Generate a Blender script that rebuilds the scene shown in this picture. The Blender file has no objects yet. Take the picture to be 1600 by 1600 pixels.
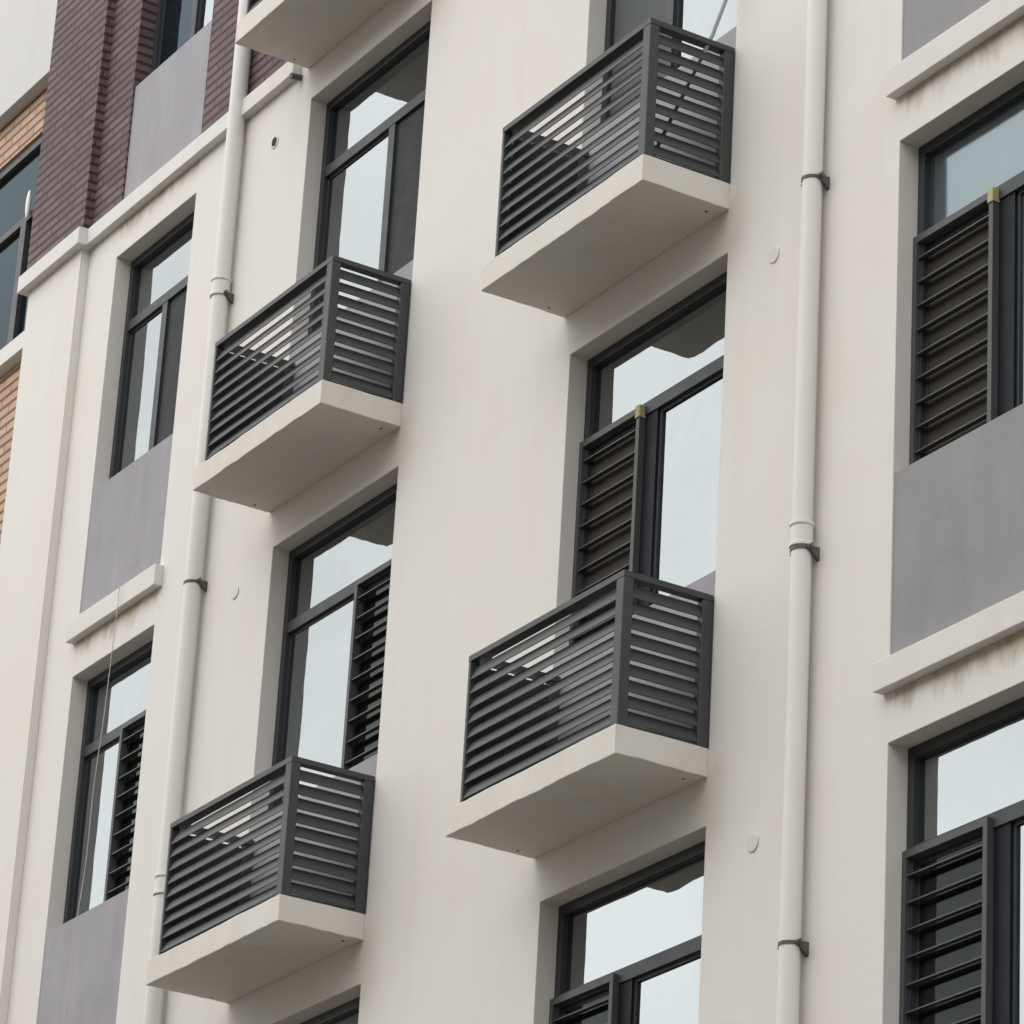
import bpy, bmesh, math, random
from mathutils import Matrix, Vector, noise
random.seed(7)
SC = bpy.context.scene
COL = SC.collection
G = 11.25            # world height of the third-floor slab underside
# ------------------------------------------------------------------ camera
cam_d = bpy.data.cameras.new("camera"); cam = bpy.data.objects.new("camera", cam_d); COL.objects.link(cam)
cam_d.sensor_width = 36.0; cam_d.lens = 36.0 * 6444.375 / 1600.0
cam_d.clip_start = 0.1; cam_d.clip_end = 3000
_r = Vector((0.52289565, 0.85062017, 0.05500415)); _u = Vector((0.31598332, -0.25336466, 0.91430897)); _f = Vector((-0.79166576, 0.46070779, 0.40126506))
cam.matrix_world = Matrix(((_r.x, _u.x, -_f.x, 16.70270792), (_r.y, _u.y, -_f.y, -9.97104382), (_r.z, _u.z, -_f.z, -9.65122953 + G), (0, 0, 0, 1)))
SC.camera = cam
# ------------------------------------------------------------------ sky and sun (overcast)
W = bpy.data.worlds.new("World"); SC.world = W; W.use_nodes = True
nt = W.node_tree; nt.nodes.clear()
out = nt.nodes.new("ShaderNodeOutputWorld"); bg = nt.nodes.new("ShaderNodeBackground")
sky = nt.nodes.new("ShaderNodeTexSky"); sky.sky_type = 'NISHITA'; sky.sun_disc = False
SUN_EL, SUN_AZ = math.radians(42), math.radians(196)      # azimuth clockwise from +Y: in front of the facade
sky.sun_elevation = SUN_EL; sky.sun_rotation = SUN_AZ
sky.air_density = 1.0; sky.dust_density = 6.0; sky.ozone_density = 1.0; sky.altitude = 0
hsv = nt.nodes.new("ShaderNodeHueSaturation"); hsv.inputs['Saturation'].default_value = 0.12
nt.links.new(sky.outputs[0], hsv.inputs['Color']); cl = nt.nodes.new("ShaderNodeMix"); cl.data_type = 'RGBA'; cl.inputs[0].default_value = 0.75      # even cloud deck over the clear-sky gradient
cl.inputs[7].default_value = (10.5, 10.7, 10.9, 1)
nt.links.new(hsv.outputs[0], cl.inputs[6])
tc = nt.nodes.new("ShaderNodeTexCoord"); cn = nt.nodes.new("ShaderNodeTexNoise"); cn.inputs['Scale'].default_value = 9.0; cn.inputs['Detail'].default_value = 5
mr = nt.nodes.new("ShaderNodeMapRange"); mr.inputs[1].default_value = .3; mr.inputs[2].default_value = .7; mr.inputs[3].default_value = .80; mr.inputs[4].default_value = 1.20
cm_ = nt.nodes.new("ShaderNodeMix"); cm_.data_type = 'RGBA'; cm_.blend_type = 'MULTIPLY'; cm_.inputs[0].default_value = 1.0     # uneven cloud brightness
nt.links.new(tc.outputs['Generated'], cn.inputs['Vector']); nt.links.new(cn.outputs['Fac'], mr.inputs[0])
nt.links.new(cl.outputs[2], cm_.inputs[6]); nt.links.new(mr.outputs[0], cm_.inputs[7]); nt.links.new(cm_.outputs[2], bg.inputs['Color'])
bg.inputs['Strength'].default_value = 0.10
nt.links.new(bg.outputs[0], out.inputs['Surface'])
sun_d = bpy.data.lights.new("sun", 'SUN'); sun = bpy.data.objects.new("sun", sun_d); COL.objects.link(sun)
sun_d.energy = 1.0; sun_d.angle = math.radians(104); sun_d.color = (1.0, 0.96, 0.9)
sd = Vector((math.sin(SUN_AZ) * math.cos(SUN_EL), math.cos(SUN_AZ) * math.cos(SUN_EL), math.sin(SUN_EL)))
sun.rotation_euler = sd.to_track_quat('Z', 'Y').to_euler(); sun.location = (0, -30, 40)
SC.view_settings.view_transform = 'Standard'; SC.view_settings.look = 'None'
SC.view_settings.gamma = 1.0; SC.view_settings.exposure = 0.66
SC.render.engine = 'CYCLES'; SC.cycles.use_denoising = True; SC.cycles.max_bounces = 8

# ------------------------------------------------------------------ materials
class NT:
    def __init__(s, name):
        s.m = bpy.data.materials.new(name); s.m.use_nodes = True; s.t = s.m.node_tree; s.t.nodes.clear()
        s.o = s.n("ShaderNodeOutputMaterial")
    def n(s, typ, **kw):
        nd = s.t.nodes.new(typ)
        for k, v in kw.items(): setattr(nd, k, v)
        return nd
    def l(s, a, b): s.t.links.new(a, b)
    def pos(s):
        return s.n("ShaderNodeNewGeometry").outputs['Position']
    def noise(s, scale, detail=3, vec=None, rough=.5):
        nd = s.n("ShaderNodeTexNoise"); nd.inputs['Scale'].default_value = scale; nd.inputs['Detail'].default_value = detail
        nd.inputs['Roughness'].default_value = rough
        s.l(vec if vec is not None else s.pos(), nd.inputs['Vector']); return nd.outputs['Fac']
    def ramp(s, fac, stops):
        r = s.n("ShaderNodeValToRGB"); e = r.color_ramp.elements
        e[0].position, e[0].color = stops[0][0], (*stops[0][1], 1); e[1].position, e[1].color = stops[-1][0], (*stops[-1][1], 1)
        for p, c in stops[1:-1]:
            x = e.new(p); x.color = (*c, 1)
        s.l(fac, r.inputs['Fac']); return r.outputs['Color']
    def math(s, op, a, b=None, c=None, clamp=False):
        nd = s.n("ShaderNodeMath", operation=op); nd.use_clamp = clamp
        for i, v in enumerate((a, b, c)):
            if v is None: continue
            if isinstance(v, (int, float)): nd.inputs[i].default_value = v
            else: s.l(v, nd.inputs[i])
        return nd.outputs[0]
    def mix(s, fac, a, b, mode='MIX'):
        nd = s.n("ShaderNodeMix", data_type='RGBA', blend_type=mode)
        for sock, v in ((nd.inputs[0], fac), (nd.inputs[6], a), (nd.inputs[7], b)):
            if isinstance(v, (int, float)): sock.default_value = v
            elif isinstance(v, tuple): sock.default_value = (*v, 1)
            else: s.l(v, sock)
        return nd.outputs[2]
    def mapped(s, scale):
        mp = s.n("ShaderNodeMapping"); mp.inputs['Scale'].default_value = scale; s.l(s.pos(), mp.inputs['Vector']); return mp.outputs[0]
    def principled(s, col, rough, bump=None, bump_d=.002, spec=.5, metal=0, normal=None):
        p = s.n("ShaderNodeBsdfPrincipled")
        if isinstance(col, tuple): p.inputs['Base Color'].default_value = (*col, 1)
        else: s.l(col, p.inputs['Base Color'])
        if isinstance(rough, (int, float)): p.inputs['Roughness'].default_value = rough
        else: s.l(rough, p.inputs['Roughness'])
        p.inputs['Specular IOR Level'].default_value = spec; p.inputs['Metallic'].default_value = metal
        if bump is not None:
            b = s.n("ShaderNodeBump"); b.inputs['Distance'].default_value = bump_d; b.inputs['Strength'].default_value = 1
            s.l(bump, b.inputs['Height'])
            if normal is not None: s.l(normal, b.inputs['Normal'])
            s.l(b.outputs[0], p.inputs['Normal'])
        elif normal is not None: s.l(normal, p.inputs['Normal'])
        s.l(p.outputs[0], s.o.inputs['Surface']); return p
    def bevel(s, r):
        b = s.n("ShaderNodeBevel"); b.samples = 4; b.inputs['Radius'].default_value = r; return b.outputs[0]

def plaster(name, c_warm, c_cool, stain=True, rough=.85):
    t = NT(name)
    big = t.noise(.55, 3); mid = t.noise(2.2, 4)
    col = t.ramp(t.math('ADD', t.math('MULTIPLY', big, .6), t.math('MULTIPLY', mid, .4)), [(.36, c_cool), (.64, c_warm)])
    # faint vertical rain streaks
    st = t.noise(1.0, 4, t.mapped((7.0, 7.0, .35)))
    col = t.mix(t.math('MULTIPLY', t.math('SUBTRACT', st, .52, clamp=True), .5, clamp=True), col, tuple(c * f for c, f in zip(c_warm, (.74, .68, .60))))
    fine = t.noise(60, 2)
    col = t.mix(t.math('MULTIPLY', t.math('ABSOLUTE', t.math('SUBTRACT', fine, .5)), .22), col, (.5, .47, .42))
    if stain == 'slab':   # water marks and rust-brown blotches on the cast slabs
        w = t.noise(1.0, 5, t.mapped((3.2, 3.2, 1.6)), .62)
        col = t.mix(t.math('MULTIPLY', t.math('SUBTRACT', w, .54, clamp=True), 2.0, clamp=True), col, (.56, .49, .40))
        w2 = t.noise(7.0, 4, None, .7)
        col = t.mix(t.math('MULTIPLY', t.math('SUBTRACT', w2, .64, clamp=True), 2.5, clamp=True), col, (.46, .40, .32))
    elif stain:   # grime washed down below the sills under the grey panels: ragged lower edge
        sep = t.n("ShaderNodeSeparateXYZ"); t.l(t.pos(), sep.inputs[0]); x, z = sep.outputs[0], sep.outputs[2]
        zz = t.math('MODULO', t.math('ADD', z, 30 - G), 3.0)             # 3 just below each sill
        rag = t.noise(1.0, 5, t.mapped((9, 9, 2.0)), .65)
        depth = t.math('MULTIPLY', t.math('SUBTRACT', rag, .18, clamp=True), .42)
        m = t.math('SUBTRACT', zz, t.math('SUBTRACT', 3.0, depth))
        m = t.math('MULTIPLY', m, 8, clamp=True)
        inx = t.math('MAXIMUM', t.math('COMPARE', x, -5.27, .57), t.math('COMPARE', x, 4.0, 1.0))
        m = t.math('MULTIPLY', t.math('MULTIPLY', m, inx), t.math('MULTIPLY', t.noise(14, 3), 1.6))
        col = t.mix(m, col, (.44, .385, .28))
        ex = t.math('MAXIMUM', t.math('SUBTRACT', 1.0, t.math('MULTIPLY', t.math('ABSOLUTE', t.math('SUBTRACT', x, 1.53)), 5.0), clamp=True),
                    t.math('SUBTRACT', 1.0, t.math('MULTIPLY', t.math('ABSOLUTE', t.math('SUBTRACT', x, -1.72)), 5.0), clamp=True))
        ez = t.math('MAXIMUM', t.math('MULTIPLY', t.math('SUBTRACT', zz, 2.45, clamp=True), 1.8, clamp=True), t.math('SUBTRACT', 1.0, t.math('MULTIPLY', zz, 6.0), clamp=True))
        col = t.mix(t.math('MULTIPLY', t.math('MULTIPLY', ex, ez), t.math('MULTIPLY', t.noise(6, 5, None, .65), 1.0)), col, (.50, .40, .28))
    t.principled(col, rough, t.math('ADD', t.math('MULTIPLY', t.noise(160, 2), .5), t.math('MULTIPLY', t.noise(9, 2), 1.0)), .0018, .25, normal=t.bevel(.010))
    return t.m

def brick(name, c1, c2, mortar, bw, bh, ms, offset=.5):
    t = NT(name)
    sep = t.n("ShaderNodeSeparateXYZ"); t.l(t.pos(), sep.inputs[0])
    u = t.math('ADD', sep.outputs[0], sep.outputs[1]); comb = t.n("ShaderNodeCombineXYZ")
    t.l(t.math('MULTIPLY', u, 2.4), comb.inputs[0]); t.l(sep.outputs[2], comb.inputs[1])
    b = t.n("ShaderNodeTexBrick"); b.offset = offset; b.inputs['Scale'].default_value = 1
    b.inputs['Brick Width'].default_value = bw * 2.4; b.inputs['Row Height'].default_value = bh; b.inputs['Mortar Size'].default_value = ms
    b.inputs['Mortar Smooth'].default_value = .25; b.inputs['Bias'].default_value = 0
    b.inputs['Color1'].default_value = (*c1, 1); b.inputs['Color2'].default_value = (*c2, 1); b.inputs['Mortar'].default_value = (*mortar, 1)
    t.l(comb.outputs[0], b.inputs['Vector'])
    col = t.mix(t.math('MULTIPLY', t.noise(2.5, 3), .35), b.outputs['Color'], tuple(c * .75 for c in c1))
    h = t.math('ADD', t.math('MULTIPLY', b.outputs['Fac'], -1.0), t.math('MULTIPLY', t.noise(70, 2), .15))
    t.principled(col, .75, h, .006, .3)
    return t.m

def metal(name, col, rough=.45, spec=.3):
    t = NT(name)
    c = t.mix(t.noise(3, 4), tuple(x * .85 for x in col), tuple(x * 1.12 for x in col))
    t.principled(c, t.math('ADD', t.math('MULTIPLY', t.noise(12, 3), .2), rough - .1), t.noise(90, 2), .0004, spec)
    return t.m

def glass(name, tint, base, ior, rough=0.0, wave=.0024):
    t = NT(name)
    bmp = t.n("ShaderNodeBump"); bmp.inputs['Distance'].default_value = wave; bmp.inputs['Strength'].default_value = 1
    t.l(t.noise(2.3, 2), bmp.inputs['Height'])
    fr = t.n("ShaderNodeFresnel"); fr.inputs['IOR'].default_value = ior
    d = t.n("ShaderNodeBsdfDiffuse"); t.l(t.mix(t.noise(1.3, 3), tuple(x * .7 for x in base), base), d.inputs['Color'])
    g = t.n("ShaderNodeBsdfGlossy"); g.inputs['Roughness'].default_value = rough
    t.l(t.mix(t.noise(.9, 2), tint, tuple(x * .94 for x in tint)), g.inputs['Color'])
    for nd in (fr, g): t.l(bmp.outputs[0], nd.inputs['Normal'])
    mx = t.n("ShaderNodeMixShader"); t.l(fr.outputs[0], mx.inputs[0]); t.l(d.outputs[0], mx.inputs[1]); t.l(g.outputs[0], mx.inputs[2])
    t.l(mx.outputs[0], t.o.inputs['Surface'])
    return t.m

M = {}
M['wall'] = plaster('cream_plaster', (.715, .678, .632), (.72, .70, .668))
M['slab'] = plaster('cream_slab_plaster', (.685, .645, .585), (.685, .66, .615), 'slab')
M['trim'] = plaster('pale_trim_plaster', (.70, .67, .635), (.69, .67, .65), False)
M['coolwhite'] = plaster('cool_white_plaster', (.58, .57, .555), (.57, .565, .56), False)
def panel_mat(name, a, b):
    t = NT(name)
    col = t.ramp(t.math('ADD', t.math('MULTIPLY', t.noise(1.6, 5, None, .6), .6), t.math('MULTIPLY', t.noise(1, 4, t.mapped((9, 9, 1.2))), .4)), [(.38, a), (.62, b)])
    sm = t.noise(1.0, 5, t.mapped((2.2, 2.2, 5.0)), .65)
    col = t.mix(t.math('MULTIPLY', t.math('SUBTRACT', sm, .56, clamp=True), 2.0, clamp=True), col, tuple(c * .78 for c in a))
    t.principled(col, .8, t.noise(130, 2), .001, .25); return t.m
M['lilac'] = panel_mat('lilac_grey_panel', (.30, .29, .318), (.35, .338, .365))
M['grey'] = panel_mat('mid_grey_panel', (.255, .25, .26), (.30, .295, .30))  # greyer tone for the panels of the widest windows
M['plum'] = brick('plum_brick_tile', (.185, .115, .118), (.115, .075, .080), (.032, .022, .026), .235, .068, .0135, .36)
M['tan'] = brick('tan_brick_tile', (.58, .385, .275), (.44, .29, .205), (.12, .07, .045), .28, .085, .015)
M['frame'] = metal('charcoal_frame_paint', (.042, .046, .051), .5)
M['rail'] = metal('grey_railing_paint', (.056, .058, .060), .5)
M['louvre'] = metal('dark_bronze_louvre_paint', (.072, .074, .075), .5)
M['glass'] = glass('mirror_tinted_glass', (.88, .945, .965), (.012, .015, .017), 3.7)
M['film'] = glass('film_covered_glass', (.56, .66, .70), (.05, .065, .07), 2.8, .10)
M['dim'] = glass('weak_clear_glass', (.8, .9, .85), (.014, .015, .014), 1.22)
M['brownmesh'] = metal('brown_mesh', (.048, .042, .033), .8)  # dull brown layer behind two of the louvred screens
M['blue'] = glass('teal_tinted_glass', (.30, .37, .42), (.012, .018, .023), 1.6)
M['mesh'] = metal('dark_fly_mesh', (.017, .021, .025), .7)
M['pipe'] = plaster('off_white_pvc', (.735, .72, .68), (.73, .72, .685), False, .5)
M['greymesh'] = metal('pale_grey_mesh', (.085, .095, .097), .7)
M['navy'] = metal('dark_navy_mullion_paint', (.013, .015, .020), .6, .15)
M['strap'] = metal('dull_steel_strap', (.10, .10, .095), .5)
M['white'] = metal('white_glint', (.82, .82, .82), .4)
M['tape'] = metal('faded_yellow_tape', (.42, .37, .19), .7)
M['cable'] = metal('grey_cable', (.52, .51, .50), .6)
M['pole'] = metal('grey_pole', (.33, .35, .36), .5)
M['dark'] = metal('dark_hole', (.02, .02, .02), .8)
M['seal'] = plaster('cap_plastic', (.66, .63, .59), (.66, .64, .61), False, .6)
t = NT('asphalt'); t.principled(t.ramp(t.noise(1.5, 5), [(.3, (.135, .125, .108)), (.7, (.195, .182, .158))]), .9, t.noise(80, 2), .004, .3); M['ground'] = t.m

# ------------------------------------------------------------------ mesh helpers
class MB:
    def __init__(s): s.bm = bmesh.new()
    def box(s, x0, x1, y0, y1, z0, z1):
        v = [s.bm.verts.new((x, y, z)) for x in (x0, x1) for y in (y0, y1) for z in (z0, z1)]
        for f in ((0, 1, 3, 2), (4, 6, 7, 5), (0, 4, 5, 1), (2, 3, 7, 6), (0, 2, 6, 4), (1, 5, 7, 3)):
            s.bm.faces.new([v[i] for i in f])
        return s
    def quad(s, *p):
        s.bm.faces.new([s.bm.verts.new(q) for q in p]); return s
    def prism(s, prof, axis, a, b):
        """profile points (p, q) swept from a to b along axis 'x' (p=y, q=z) or 'y' (p=x, q=z)"""
        mk = (lambda t, p, q: (t, p, q)) if axis == 'x' else (lambda t, p, q: (p, t, q))
        A = [s.bm.verts.new(mk(a, *pq)) for pq in prof]; B = [s.bm.verts.new(mk(b, *pq)) for pq in prof]
        n = len(prof)
        for i in range(n): s.bm.faces.new((A[i], A[(i + 1) % n], B[(i + 1) % n], B[i]))
        s.bm.faces.new(A); s.bm.faces.new(B[::-1]); return s
    def lathe(s, prof, n=32, c=(0, 0, 0), a0=0, a1=2 * math.pi):
        full = abs(a1 - a0) > 6.28; m = n if full else n + 1
        R = [[s.bm.verts.new((c[0] + r * math.cos(a0 + (a1 - a0) * i / n), c[1] + r * math.sin(a0 + (a1 - a0) * i / n), c[2] + z)) for i in range(m)] for r, z in prof]
        for j in range(len(prof) - 1):
            for i in range(n): s.bm.faces.new((R[j][i], R[j][(i + 1) % m], R[j + 1][(i + 1) % m], R[j + 1][i]))
        return s
    def disc(s, c, r, axis='y', h=.01, n=24):
        P = []
        for k in (0, 1):
            P.append([s.bm.verts.new((c[0] + r * math.cos(2 * math.pi * i / n), c[1] - k * h, c[2] + r * math.sin(2 * math.pi * i / n)) if axis == 'y' else
                                     (c[0] + r * math.cos(2 * math.pi * i / n), c[1] + r * math.sin(2 * math.pi * i / n), c[2] - k * h)) for i in range(n)])
        for i in range(n): s.bm.faces.new((P[0][i], P[0][(i + 1) % n], P[1][(i + 1) % n], P[1][i]))
        s.bm.faces.new(P[1]); s.bm.faces.new(P[0]); return s
    def tube(s, pts, r, n=8):
        rings = []
        for i, p in enumerate(pts):
            p = Vector(p); d = (Vector(pts[min(i + 1, len(pts) - 1)]) - Vector(pts[max(i - 1, 0)])).normalized()
            a = d.orthogonal().normalized(); b = d.cross(a)
            if rings:      # keep the rings from twisting
                a = (A - d * A.dot(d)).normalized(); b = d.cross(a)
            A = a
            rings.append([s.bm.verts.new(p + r * (a * math.cos(2 * math.pi * k / n) + b * math.sin(2 * math.pi * k / n))) for k in range(n)])
        for i in range(len(rings) - 1):
            for k in range(n): s.bm.faces.new((rings[i][k], rings[i][(k + 1) % n], rings[i + 1][(k + 1) % n], rings[i + 1][k]))
        s.bm.faces.new(rings[0][::-1]); s.bm.faces.new(rings[-1]); return s
    def bevel(s, w, seg=1):
        bmesh.ops.remove_doubles(s.bm, verts=s.bm.verts, dist=1e-5)
        bmesh.ops.bevel(s.bm, geom=s.bm.edges[:], offset=w, segments=seg, affect='EDGES', profile=.5); return s
    def mesh(s, name, mat, smooth=False):
        bmesh.ops.recalc_face_normals(s.bm, faces=s.bm.faces)
        me = bpy.data.meshes.new(name); s.bm.to_mesh(me); s.bm.free(); me.materials.append(M[mat] if isinstance(mat, str) else mat)
        if smooth:
            for p in me.polygons: p.use_smooth = True
            try: me.set_sharp_from_angle(angle=math.radians(40))
            except Exception: pass
        return me
def link(name, data, parent=None, loc=(0, 0, 0)):
    o = bpy.data.objects.new(name, data); COL.objects.link(o); o.location = loc
    if parent: o.parent = parent
    return o
def tag(o, label, cat, group=None, kind=None):
    if label: o['label'] = label
    if cat: o['category'] = cat
    if group: o['group'] = group
    if kind: o['kind'] = kind
    return o
def noisy_box(x0, x1, y0, y1, z0, z1, step=.06, amp=.0025, seed=0):
    """cast or plastered block with slightly wandering edges"""
    bm = bmesh.new(); v = {}
    def rng(a, b): n = max(1, int(round((b - a) / step))); return [a + (b - a) * i / n for i in range(n + 1)]
    X, Y, Z = rng(x0, x1), rng(y0, y1), [z0, z1]
    def V(i, j, k):
        key = (i, j, k)
        if key not in v:
            p = Vector((X[i], Y[j], Z[k])); q = p * 7 + Vector((seed * 3.1, seed, k * 9))
            dz = noise.noise(q) * amp + (noise.noise(q * 4) * amp * .6); dy = noise.noise(q + Vector((5, 9, 1))) * amp
            if k == 1: dz *= .4
            if Y[j] == y1: dy = 0
            v[key] = bm.verts.new(p + Vector((0, dy if Y[j] == y0 else 0, dz)))
        return v[key]
    nx, ny = len(X) - 1, len(Y) - 1
    for i in range(nx):
        for j in range(ny):
            bm.faces.new((V(i, j, 0), V(i, j + 1, 0), V(i + 1, j + 1, 0), V(i + 1, j, 0)))
            bm.faces.new((V(i, j, 1), V(i + 1, j, 1), V(i + 1, j + 1, 1), V(i, j + 1, 1)))
        bm.faces.new((V(i, 0, 0), V(i + 1, 0, 0), V(i + 1, 0, 1), V(i, 0, 1)))
        bm.faces.new((V(i, ny, 0), V(i, ny, 1), V(i + 1, ny, 1), V(i + 1, ny, 0)))
    for j in range(ny):
        bm.faces.new((V(0, j, 0), V(0, j, 1), V(0, j + 1, 1), V(0, j + 1, 0)))
        bm.faces.new((V(nx, j, 0), V(nx, j + 1, 0), V(nx, j + 1, 1), V(nx, j, 1)))
    return bm
def shell(bm, xs, zs, openings, y=0.0, depth=.24, skip=None):
    """front face at y with rectangular openings (x0, x1, z0, z1) and their reveals"""
    xs = sorted(set(xs) | {o[0] for o in openings} | {o[1] for o in openings}); zs = sorted(set(zs) | {o[2] for o in openings} | {o[3] for o in openings})
    v = {}
    def V(x, yy, z):
        k = (round(x, 5), round(yy, 5), round(z, 5))
        if k not in v: v[k] = bm.verts.new((x, yy, z))
        return v[k]
    for i in range(len(xs) - 1):
        for j in range(len(zs) - 1):
            cx, cz = (xs[i] + xs[i + 1]) / 2, (zs[j] + zs[j + 1]) / 2
            if any(o[0] < cx < o[1] and o[2] < cz < o[3] for o in openings) or (skip and skip(cx, cz)): continue
            bm.faces.new((V(xs[i], y, zs[j]), V(xs[i + 1], y, zs[j]), V(xs[i + 1], y, zs[j + 1]), V(xs[i], y, zs[j + 1])))
    for x0, x1, z0, z1 in openings:
        e = y + depth
        for p, q in (((x0, z0), (x0, z1)), ((x0, z1), (x1, z1)), ((x1, z1), (x1, z0)), ((x1, z0), (x0, z0))):
            bm.faces.new((V(p[0], y, p[1]), V(q[0], y, q[1]), V(q[0], e, q[1]), V(p[0], e, p[1])))

# ------------------------------------------------------------------ setting
gm = MB(); gm.quad((-400, -400, 0), (400, -400, 0), (400, 400, 0), (-400, 400, 0))
tag(link('ground', gm.mesh('ground', 'ground')), 'grey asphalt ground in front of the apartment block', None, kind='structure')

# ------------------------------------------------------------------ the apartment building
B = link('apartment_building', None)
tag(B, 'cream apartment block with louvred balconies, grey spandrels and plum brick upper corner', 'apartment building')
FL = lambda n: G + 3.0 * (n - 3)
COLS = {'A': (-5.85, 1.146), 'B': (-3.177, 1.462), 'C': (.074, 1.458), 'D': (2.955, 1.80)}
HEAD, SILL, PB = 2.757, 1.069, .136
TOP = FL(7) + 1.2
BRX, BRZ = -3.35, FL(4) + .06
ops = []
for c, ns in (('A', (1, 2, 3)), ('B', (0, 1, 2, 3, 4)), ('C', (0, 1, 2, 3, 4)), ('D', (0, 1, 2, 3, 4))):
    x, w = COLS[c]
    for n in ns: ops.append((x, x + w, FL(n) + PB, FL(n) + HEAD))
bm = MB(); PX0, PX1, PY = -7.13, -6.30, -.062
shell(bm.bm, [PX1, BRX, 9.0], [0, BRZ, TOP], ops, 0, .24, skip=lambda x, z: x < BRX and z > BRZ)
bm.quad((PX0, PY, 0), (PX1, PY, 0), (PX1, PY, BRZ), (PX0, PY, BRZ))
bm.quad((PX1, PY, 0), (PX1, 0, 0), (PX1, 0, BRZ), (PX1, PY, BRZ))
bm.quad((PX0, PY, 0), (PX0, 1.0, 0), (PX0, 1.0, BRZ), (PX0, PY, BRZ))
bm.quad((9, 0, 0), (9, 8, 0), (9, 8, TOP), (9, 0, TOP))
bm.quad((-18, 8, 0), (9, 8, 0), (9, 8, TOP), (-18, 8, TOP))
bm.quad((-18, 1.0, 0), (-18, 8, 0), (-18, 8, TOP), (-18, 1.0, TOP))
link('wall', bm.mesh('wall', 'wall'), B)
rm = MB(); rm.box(-18.1, 9.1, 1.2, 8.1, TOP, TOP + .25); rm.box(-7.2, 9.1, -.1, 1.2, TOP, TOP + .25); link('roof', rm.mesh('roof', 'trim'), B)
# upper brick corner
bm = MB(); ax, aw = COLS['A']; BY = -.008
shell(bm.bm, [PX1, BRX], [BRZ, TOP], [(ax, ax + aw, FL(n) + PB, FL(n) + HEAD) for n in (4,)], BY, .25)
BX0 = -7.20
bm.quad((BX0, PY - .008, BRZ), (PX1, PY - .008, BRZ), (PX1, PY - .008, TOP), (BX0, PY - .008, TOP))
bm.quad((PX1, PY - .008, BRZ), (PX1, BY, BRZ), (PX1, BY, TOP), (PX1, PY - .008, TOP))
bm.quad((BX0, PY - .008, BRZ), (BX0, 1.0, BRZ), (BX0, 1.0, TOP), (BX0, PY - .008, TOP))
bm.quad((BRX, BY, BRZ), (BRX, 0, BRZ), (BRX, 0, TOP), (BRX, BY, TOP))
tag(link('brick_facing', bm.mesh('brick_facing', 'plum'), B), 'dark plum brick facing above the cream cornice', None)
# cornice with its jog round the corner pier
cm = MB()
cm.bm.free(); cm.bm = noisy_box(PX1 + .06, BRX, -.058, 0, FL(4) - .005, FL(4) + .115, .08, .0016, 3)
cm.box(BX0, PX1 + .06, -.122, 0, FL(4) - .008, FL(4) + .117)
link('cornice', cm.mesh('cornice', 'trim'), B)
# recessed wing at the far corner
RY = 1.0; bm = MB()
wz0, wz1, wx0, wx1 = FL(4) + .915, FL(4) + 2.80, -11.6, -9.40
shell(bm.bm, [-18, -6.5], [0, TOP], [(wx0, wx1, wz0, wz1)], RY, .2)
tag(link('recessed_wall', bm.mesh('recessed_wall', 'tan'), B), 'tan brick wall set back behind the cream corner pier', None)
bm = MB(); bm.box(-18, -7.3, RY - .09, RY + .0, wz0 - .15, wz0 - .004); bm.box(-18, -7.3, RY - .09, RY, wz0 - 3.15, wz0 - 3.004)
link('sill_band', bm.mesh('sill_band', 'trim'), B)
bm = MB(); bm.box(-10.84, -8.4, RY - .10, RY, FL(4) + 3.19, TOP - .1)
link('cream_spandrel', bm.mesh('cream_spandrel', 'coolwhite'), B)

# ------------------------------------------------------------------ windows
cache = {}
def cached(key, fn):
    if key not in cache: cache[key] = fn()
    return cache[key]
FY0, FY1 = .108, .165
TZ0, TZ1 = 2.225, 2.295
def frame_mesh(w, mull, deep=0.006, hw=.036):
    b = MB(); e = .05; z0 = SILL - .012
    b.box(0.002, e, FY0, FY1, z0, HEAD - .002); b.box(w - e, w - .002, FY0, FY1, z0, HEAD - .002)
    b.box(e, w - e, FY0, FY1, HEAD - e - .006, HEAD - .002); b.box(e, w - e, FY0, FY1, z0, z0 + .06)
    b.box(e, w - e, FY0 + .003, FY1, TZ0, TZ1); b.box(mull - .036, mull + .036, FY0 + deep, FY1, z0 + .06, TZ0) if hw < .04 else None
    # sash bars
    for x0, x1, za, zb in ((e, mull - .036, z0 + .06, TZ0), (mull + hw, w - e, z0 + .06, TZ0)):
        s = .018; ya, yb = FY0 + .026, FY1 - .004
        b.box(x0, x0 + s, ya, yb, za, zb); b.box(x1 - s, x1, ya, yb, za, zb); b.box(x0 + s, x1 - s, ya, yb, za, za + s); b.box(x0 + s, x1 - s, ya, yb, zb - s, zb)
    return b.mesh('window_frame', 'frame')
def pane_mesh(x0, x1, z0, z1, mat, y=.138):
    return MB().box(x0, x1, y, y + .008, z0, z1).mesh('pane', mat)
def louvre_mesh(w):
    b = MB(); z0, z1, y0, y1, e = SILL - .004, 2.272, .084, .131, .030
    b.box(0, e, y0, y1, z0, z1); b.box(w - e, w, y0, y1, z0, z1); b.box(e, w - e, y0, y1, z1 - .035, z1); b.box(e, w - e, y0, y1, z0, z0 + .035)
    k = 0; z = z1 - .118
    while z > z0 + .07:
        b.prism([(y0 + .006, z), (y0 + .006, z + .007), (y1 - .004, z + .013), (y1 - .004, z + .006)], 'x', e, w - e); z -= .1235; k += 1
    return b.mesh('louvre_screen', 'louvre')
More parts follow.
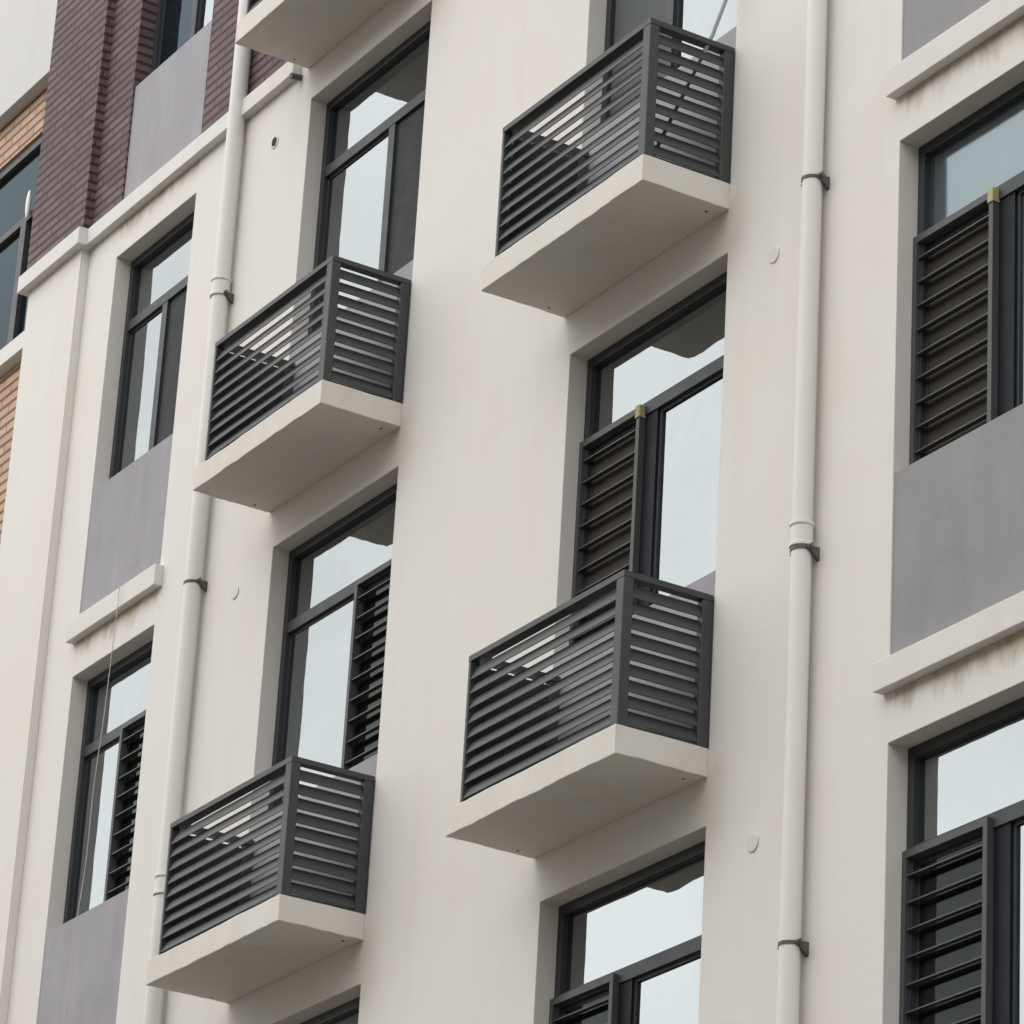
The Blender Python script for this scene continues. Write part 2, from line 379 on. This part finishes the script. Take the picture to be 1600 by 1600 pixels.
def window(col, n, guard=None, guard_mat='dim', tape=False, top_mat='glass', side_mat='glass', y_mat=None):
    x, w = COLS[col]; mull = {'A': .59, 'B': .866, 'C': .635, 'D': .665}[col]
    o = link('window', cached(('f', w, mull, guard == 'louvre'), lambda: frame_mesh(w, mull, .022 if guard == 'louvre' else .006, .056 if guard == 'louvre' and col in 'CD' else .036)), B, (x, 0, FL(n)))
    z0 = SILL + .04
    link('pane', cached(('pt', w, top_mat), lambda: pane_mesh(.04, w - .04, TZ1 - .01, HEAD - .045, top_mat)), o)
    if guard == 'louvre' and col in 'CD':     # wide dark mullion beside the screen
        link('mullion', cached(('mu', col), lambda: MB().box(mull - .064, mull + .054, FY0 + .012, FY1, SILL + .05, TZ0).mesh('mullion', 'navy')), o)
    right = col in 'AB'                      # which leaf carries the guard
    sides = [('L', .07, mull - .06), ('R', mull + .06, w - .07)]
    for sd, a, c in sides:
        isg = (sd == 'R') == right
        if isg and guard == 'fly': 
            link('fly_screen', cached(('fs', a, c, n == 3), lambda: MB().box(a - .01, c + .01, FY1 - .034, FY1 - .028, z0 - .02, TZ0 - .01).mesh('fly_screen', 'greymesh' if col == 'C' else 'mesh')), o)
            continue
        m = (guard_mat if guard == 'louvre' else 'glass') if isg else side_mat
        link('pane', cached(('pl', a, c, m), lambda: pane_mesh(a - .01, c + .01, z0, TZ0 - .01, m, (.138 if sd == 'L' else .146))), o)
    if guard == 'louvre':
        a, c = (mull + .028, w - .004) if right else (.004, mull - .060)
        link('louvre_screen', cached(('lv', c - a), lambda: louvre_mesh(c - a)), o, (a, 0, 0))
        if tape:
            tm = cached('tape', lambda: MB().box(-.034, .006, 0.078, .118, 2.212, 2.278).mesh('tape', 'tape'))
            tag(link('tape', tm, o, (c, 0, 0)), 'faded yellow tape wrapped round the top corner of the louvred screen', None)
    return o
def spandrel(col, n, mat):
    x, w = COLS[col]
    return link('spandrel_panel', cached(('sp', w, mat), lambda: MB().box(.0015, w - .0015, .006, .21, PB + .001, SILL - .013).mesh('spandrel_panel', mat)), B, (x, 0, FL(n)))
def ledge(col, n):
    x, w = COLS[col]
    def mk():
        b = MB(); b.bm.free(); b.bm = noisy_box(-.040, w + .055, -.056, 0, -.008, .132, .07, .0016, len(col) + int(w * 10)); return b.mesh('ledge', 'trim')
    return link('ledge', cached(('le', w), mk), B, (x, 0, FL(n)))
GU = {('A', 4): None, ('A', 3): 'fly', ('A', 2): 'louvre', ('A', 1): None, ('B', 4): None, ('B', 3): 'fly', ('B', 2): 'louvre', ('B', 1): None, ('B', 0): None,
      ('C', 4): None, ('C', 3): 'fly', ('C', 2): 'louvre', ('C', 1): 'louvre', ('C', 0): None, ('D', 4): None, ('D', 3): None, ('D', 2): 'louvre', ('D', 1): 'louvre', ('D', 0): None}
for (c, n), g in GU.items():
    wnd = window(c, n, g, 'brownmesh' if (c, n) in (('C', 2), ('D', 2)) else 'dim', tape=(c, n) in (('C', 2), ('D', 2)), top_mat='film' if (c, n) == ('D', 2) else ('blue' if (c, n) == ('A', 4) else 'glass'),
           side_mat='film' if (c, n) == ('D', 2) else ('blue' if (c, n) == ('A', 4) else 'glass'))
    spandrel(c, n, 'grey' if c == 'D' else 'lilac')
    if c == 'D' or (c == 'A' and n < 4): ledge(c, n)
# window of the recessed wing
def wing_frame():
    b = MB(); y0, y1 = RY + .02, RY + .10; e = .075; w = wx1 - wx0; h = wz1 - wz0
    b.box(0, e, y0, y1, 0, h); b.box(w - e, w, y0, y1, 0, h); b.box(e, w - e, y0, y1, h - e, h); b.box(e, w - e, y0, y1, 0, e)
    b.box(w - .65, w - .55, y0, y1, e, h * .62); b.box(e, w - e, y0 + .002, y1, h * .62, h * .62 + .06)
    return b.mesh('window_frame', 'rail')
for k in (0,):
    o = link('window', cached('wing', wing_frame), B, (wx0, 0, wz0 + k))
    link('pane', cached('wing_p', lambda: MB().box(.05, wx1 - wx0 - .05, RY + .06, RY + .07, .05, wz1 - wz0 - .05).mesh('pane', 'blue')), o)

# ------------------------------------------------------------------ balconies
SW, SD, ST, RT = 1.528, .515, .1426, .921
RX0, RX1, RYF = .105, SW - .002, -.509
PW = .060
def slab_mesh(seed):
    b = MB(); b.bm.free(); b.bm = noisy_box(0, SW, -SD, 0, 0, ST, .035, .0046, seed); return b.mesh('balcony', 'slab')
def post_mesh(wx, dy):
    return MB().box(0, wx, 0, dy, ST + .001, RT - .031).bevel(.003).mesh('post', 'rail')
def blades(axis, a, b_, edge, sgn):
    """tilted louvre blades: outer edge low, inner edge high"""
    m = MB(); z = ST + .020; e2 = edge + sgn * .031
    for k in range(9):
        jt = random.uniform(-.0015, .0015); zz = z + .0787 * k + jt
        m.prism([(edge, zz), (edge, zz + .006), (e2, zz + .0735), (e2 + sgn * .006, zz + .0735), (e2 + sgn * .006, zz + .0675), (edge + sgn * .005, zz)], axis, a, b_)
    return m.mesh('louvre_panel', 'rail')
def rails_mesh():
    b = MB(); z0, z1 = RT - .030, RT
    b.box(RX0, RX1, RYF, RYF + .06, z0, z1); b.box(RX0, RX0 + .055, RYF + .06, -.002, z0, z1); b.box(RX1 - .055, RX1, RYF + .06, -.002, z0, z1)
    return b.mesh('top_rail', 'rail')
def foot_mesh():
    b = MB(); z0, z1 = ST + .001, ST + .018
    b.box(RX0 + PW, RX1 - .065, RYF + .012, RYF + .04, z0, z1); b.box(RX1 - .045, RX1 - .012, RYF + .058, -.062, z0, z1); b.box(RX0 + .012, RX0 + .04, RYF + .058, -.062, z0, z1)
    return b.mesh('foot_rail', 'rail')
bal0 = link('balcony', slab_mesh(1), B)
link('post', post_mesh(.022, .055), bal0, (RX0, RYF, 0)); link('post', post_mesh(.066, .056), bal0, (RX1 - .066, RYF, 0))
link('post', post_mesh(.05, .058), bal0, (RX0, -.060, 0)); link('post', post_mesh(.05, .058), bal0, (RX1 - .05, -.060, 0))
link('top_rail', rails_mesh(), bal0); link('foot_rail', foot_mesh(), bal0)
link('louvre_panel', blades('x', RX0 + .022, RX1 - .066, RYF + .004, 1), bal0)
link('louvre_panel', blades('y', RYF + .056, -.060, RX1 - .004, -1), bal0); link('louvre_panel', blades('y', RYF + .055, -.060, RX0 + .003, 1), bal0)
dh = MB(); dh.disc((SW - .085, -.078, .0), .007, 'z', .004); link('drain_hole', dh.mesh('drain_hole', 'strap'), bal0)
dh = MB(); dh.disc((.05, -.13, .0), .006, 'z', .004); link('drain_hole', dh.mesh('drain_hole', 'strap'), bal0)
first = True
for bi, (x, n) in enumerate(((-3.251, 4), (-3.251, 3), (-3.251, 2), (0.0, 4), (0.0, 3), (0.0, 2), (-3.251, 1), (0, 1))):
    if first: o = bal0; first = False
    else:
        o = bal0.copy(); COL.objects.link(o); o.data = slab_mesh(bi + 2); o.parent = B
        for ch in bal0.children:
            c = ch.copy(); COL.objects.link(c); c.parent = o
    o.location = (x, 0, FL(n)); o['group'] = 'louvred balconies on the cream wall'
# round covers over the air-conditioner pipe holes
hole = MB(); hole.lathe([(.0, -.004), (.043, -.004), (.046, -.001), (.046, .012)], 28)
hm = hole.mesh('pipe_cover', 'seal', True)
for k, (x, z) in enumerate(((-3.625, 2.651), (-3.621, -.382), (1.943, -.424), (1.930, -3.431))):
    o = link('pipe_cover', hm, B, (x, -.002, G + z)); o.rotation_euler = (-math.pi / 2, 0, 0)
    if k == 0:
        d = MB(); d.disc((0, 0, -.004), .030, 'z', .003); link('opening', d.mesh('opening', 'dark'), o); tag(o, 'pipe hole cover with an open dark centre', None)
# dark drain spout where the cornice meets the balcony soffit
sp = MB(); sp.tube([(-3.34, .02, FL(4) - .02), (-3.34, -.075, FL(4) - .033)], .020, 14); link('drain_spout', sp.mesh('drain_spout', 'strap', True), B)

# ------------------------------------------------------------------ downpipes
def downpipe(x, y, r, couplers, straps, label):
    b = MB(); b.lathe([(r, 0.0), (r, TOP)], 40)
    root = link('downpipe', b.mesh('downpipe', 'pipe', True), None, (x, y, 0)); tag(root, label, 'downpipe', 'off-white downpipes on the cream wall')
    cm = MB(); R = r * 1.10
    cm.lathe([(r, -.062), (r * 1.17, -.062), (r * 1.17, -.044), (r * 1.08, -.042), (r * 1.08, .042), (r * 1.17, .044), (r * 1.17, .062), (r, .062)], 40)
    cme = cm.mesh('coupler', 'pipe', True)
    for z in couplers: link('coupler', cme, root, (0, 0, z))
    sm = MB(); q = r + .004
    sm.lathe([(r, -.008), (q, -.008), (q, .008), (r, .008)], 40)
    # two ears, a bolt and the stem to the wall
    for s in (1, -1):
        sm.box(*sorted((s * (r - .004), s * (r + .036))), .000, .006, -.014, .014)
        sm.tube([(s * (r + .022), -.012, 0), (s * (r + .022), .020, 0)], .008, 8)
    w = -y
    sm.prism([(r * .2, -.012), (r * .2, .012), (w + .002, .012), (w + .002, -.055)], 'x', r - .012, r + .010)
    sme = sm.mesh('bracket', 'strap')
    for z in straps: link('bracket', sme, root, (0, 0, z))
    return root
downpipe(2.336, -.062, .049, (G - 2.06,), (G - .205, G - 2.135, G - 4.03, G + 1.75), 'off-white round downpipe between the bare wall strip and the widest grey-panelled windows')
downpipe(-4.072, -.066, .054, (G + 1.79, G - 2.11), (G + 1.735, G - .20, G - 2.165), 'off-white round downpipe crossing the cornice beside the plum brick and narrow windows')

# ------------------------------------------------------------------ unseen block added across the street: closes the low sky in front of the facade
ob = MB(); oy = -27.0; ox0, ox1, oh = -26.0, 52.0, 21.5
oops = [(ox0 + 2 + 4.3 * i, ox0 + 4 + 4.3 * i, 1.2 + 3 * j, 2.9 + 3 * j) for i in range(17) for j in range(7)]
shell(ob.bm, [ox0, ox1], [0, oh], oops, 0, .25)
for v in ob.bm.verts: v.co.y = oy - v.co.y
ob.quad((ox0, oy, 0), (ox0, oy - 12, 0), (ox0, oy - 12, oh), (ox0, oy, oh)); ob.quad((ox1, oy, 0), (ox1, oy - 12, 0), (ox1, oy - 12, oh), (ox1, oy, oh))
ob.quad((ox0, oy - 12, 0), (ox1, oy - 12, 0), (ox1, oy - 12, oh), (ox0, oy - 12, oh)); ob.quad((ox0, oy, oh), (ox1, oy, oh), (ox1, oy - 12, oh), (ox0, oy - 12, oh))
OB = link('sky_blocker_building', None); tag(OB, 'unseen plain tan apartment block added across the street to close off the low sky', 'apartment building')
link('wall', ob.mesh('wall', plaster('tan_render', (.30, .26, .21), (.27, .24, .2), False)), OB)
wp = MB()
for x0, x1, z0, z1 in oops: wp.quad((x0, oy - .2, z0), (x1, oy - .2, z0), (x1, oy - .2, z1), (x0, oy - .2, z1))
link('glazing', wp.mesh('glazing', 'dim'), OB)['kind'] = 'stuff'

# ------------------------------------------------------------------ small loose things
cb = MB(); pts = []
for k in range(29):
    z = FL(3) + .95 - k * .165; tt = k / 28
    y = -.012 - .058 * min(1, max(0, (FL(3) + 1.0 - z) / .85))
    pts.append((-5.06 - .28 * tt + .006 * math.sin(k * 1.3), y + .004 * math.sin(k * .9), z))
cb.tube(pts, .0028, 8)
tag(link('cable', cb.mesh('cable', 'cable', True)), 'thin grey cable hanging down over the lilac panel and the narrow louvred window', 'cable')
pl = MB(); pl.tube([(1.18, -.33, FL(3) + ST + .01), (1.527, -.14, FL(3) + .947), (1.577, -.10, FL(3) + 1.143), (1.68, -.018, FL(3) + 1.55)], .011, 10)
tag(link('pole', pl.mesh('pole', 'pole', True)), 'slim grey pole leaning in the balcony on the upper right', 'pole')
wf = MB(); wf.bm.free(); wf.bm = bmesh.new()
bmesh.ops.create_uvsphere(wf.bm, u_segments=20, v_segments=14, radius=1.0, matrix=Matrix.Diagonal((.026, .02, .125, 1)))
o = link('sky_glint', wf.mesh('sky_glint', 'white', True), None, (-9.90, RY - .0, G + 5.2))  # white blob standing in for a sky reflection in the window glass
tag(o, 'white oblong standing in for a sky glint in the teal window beside the plum brick pier', 'glint')
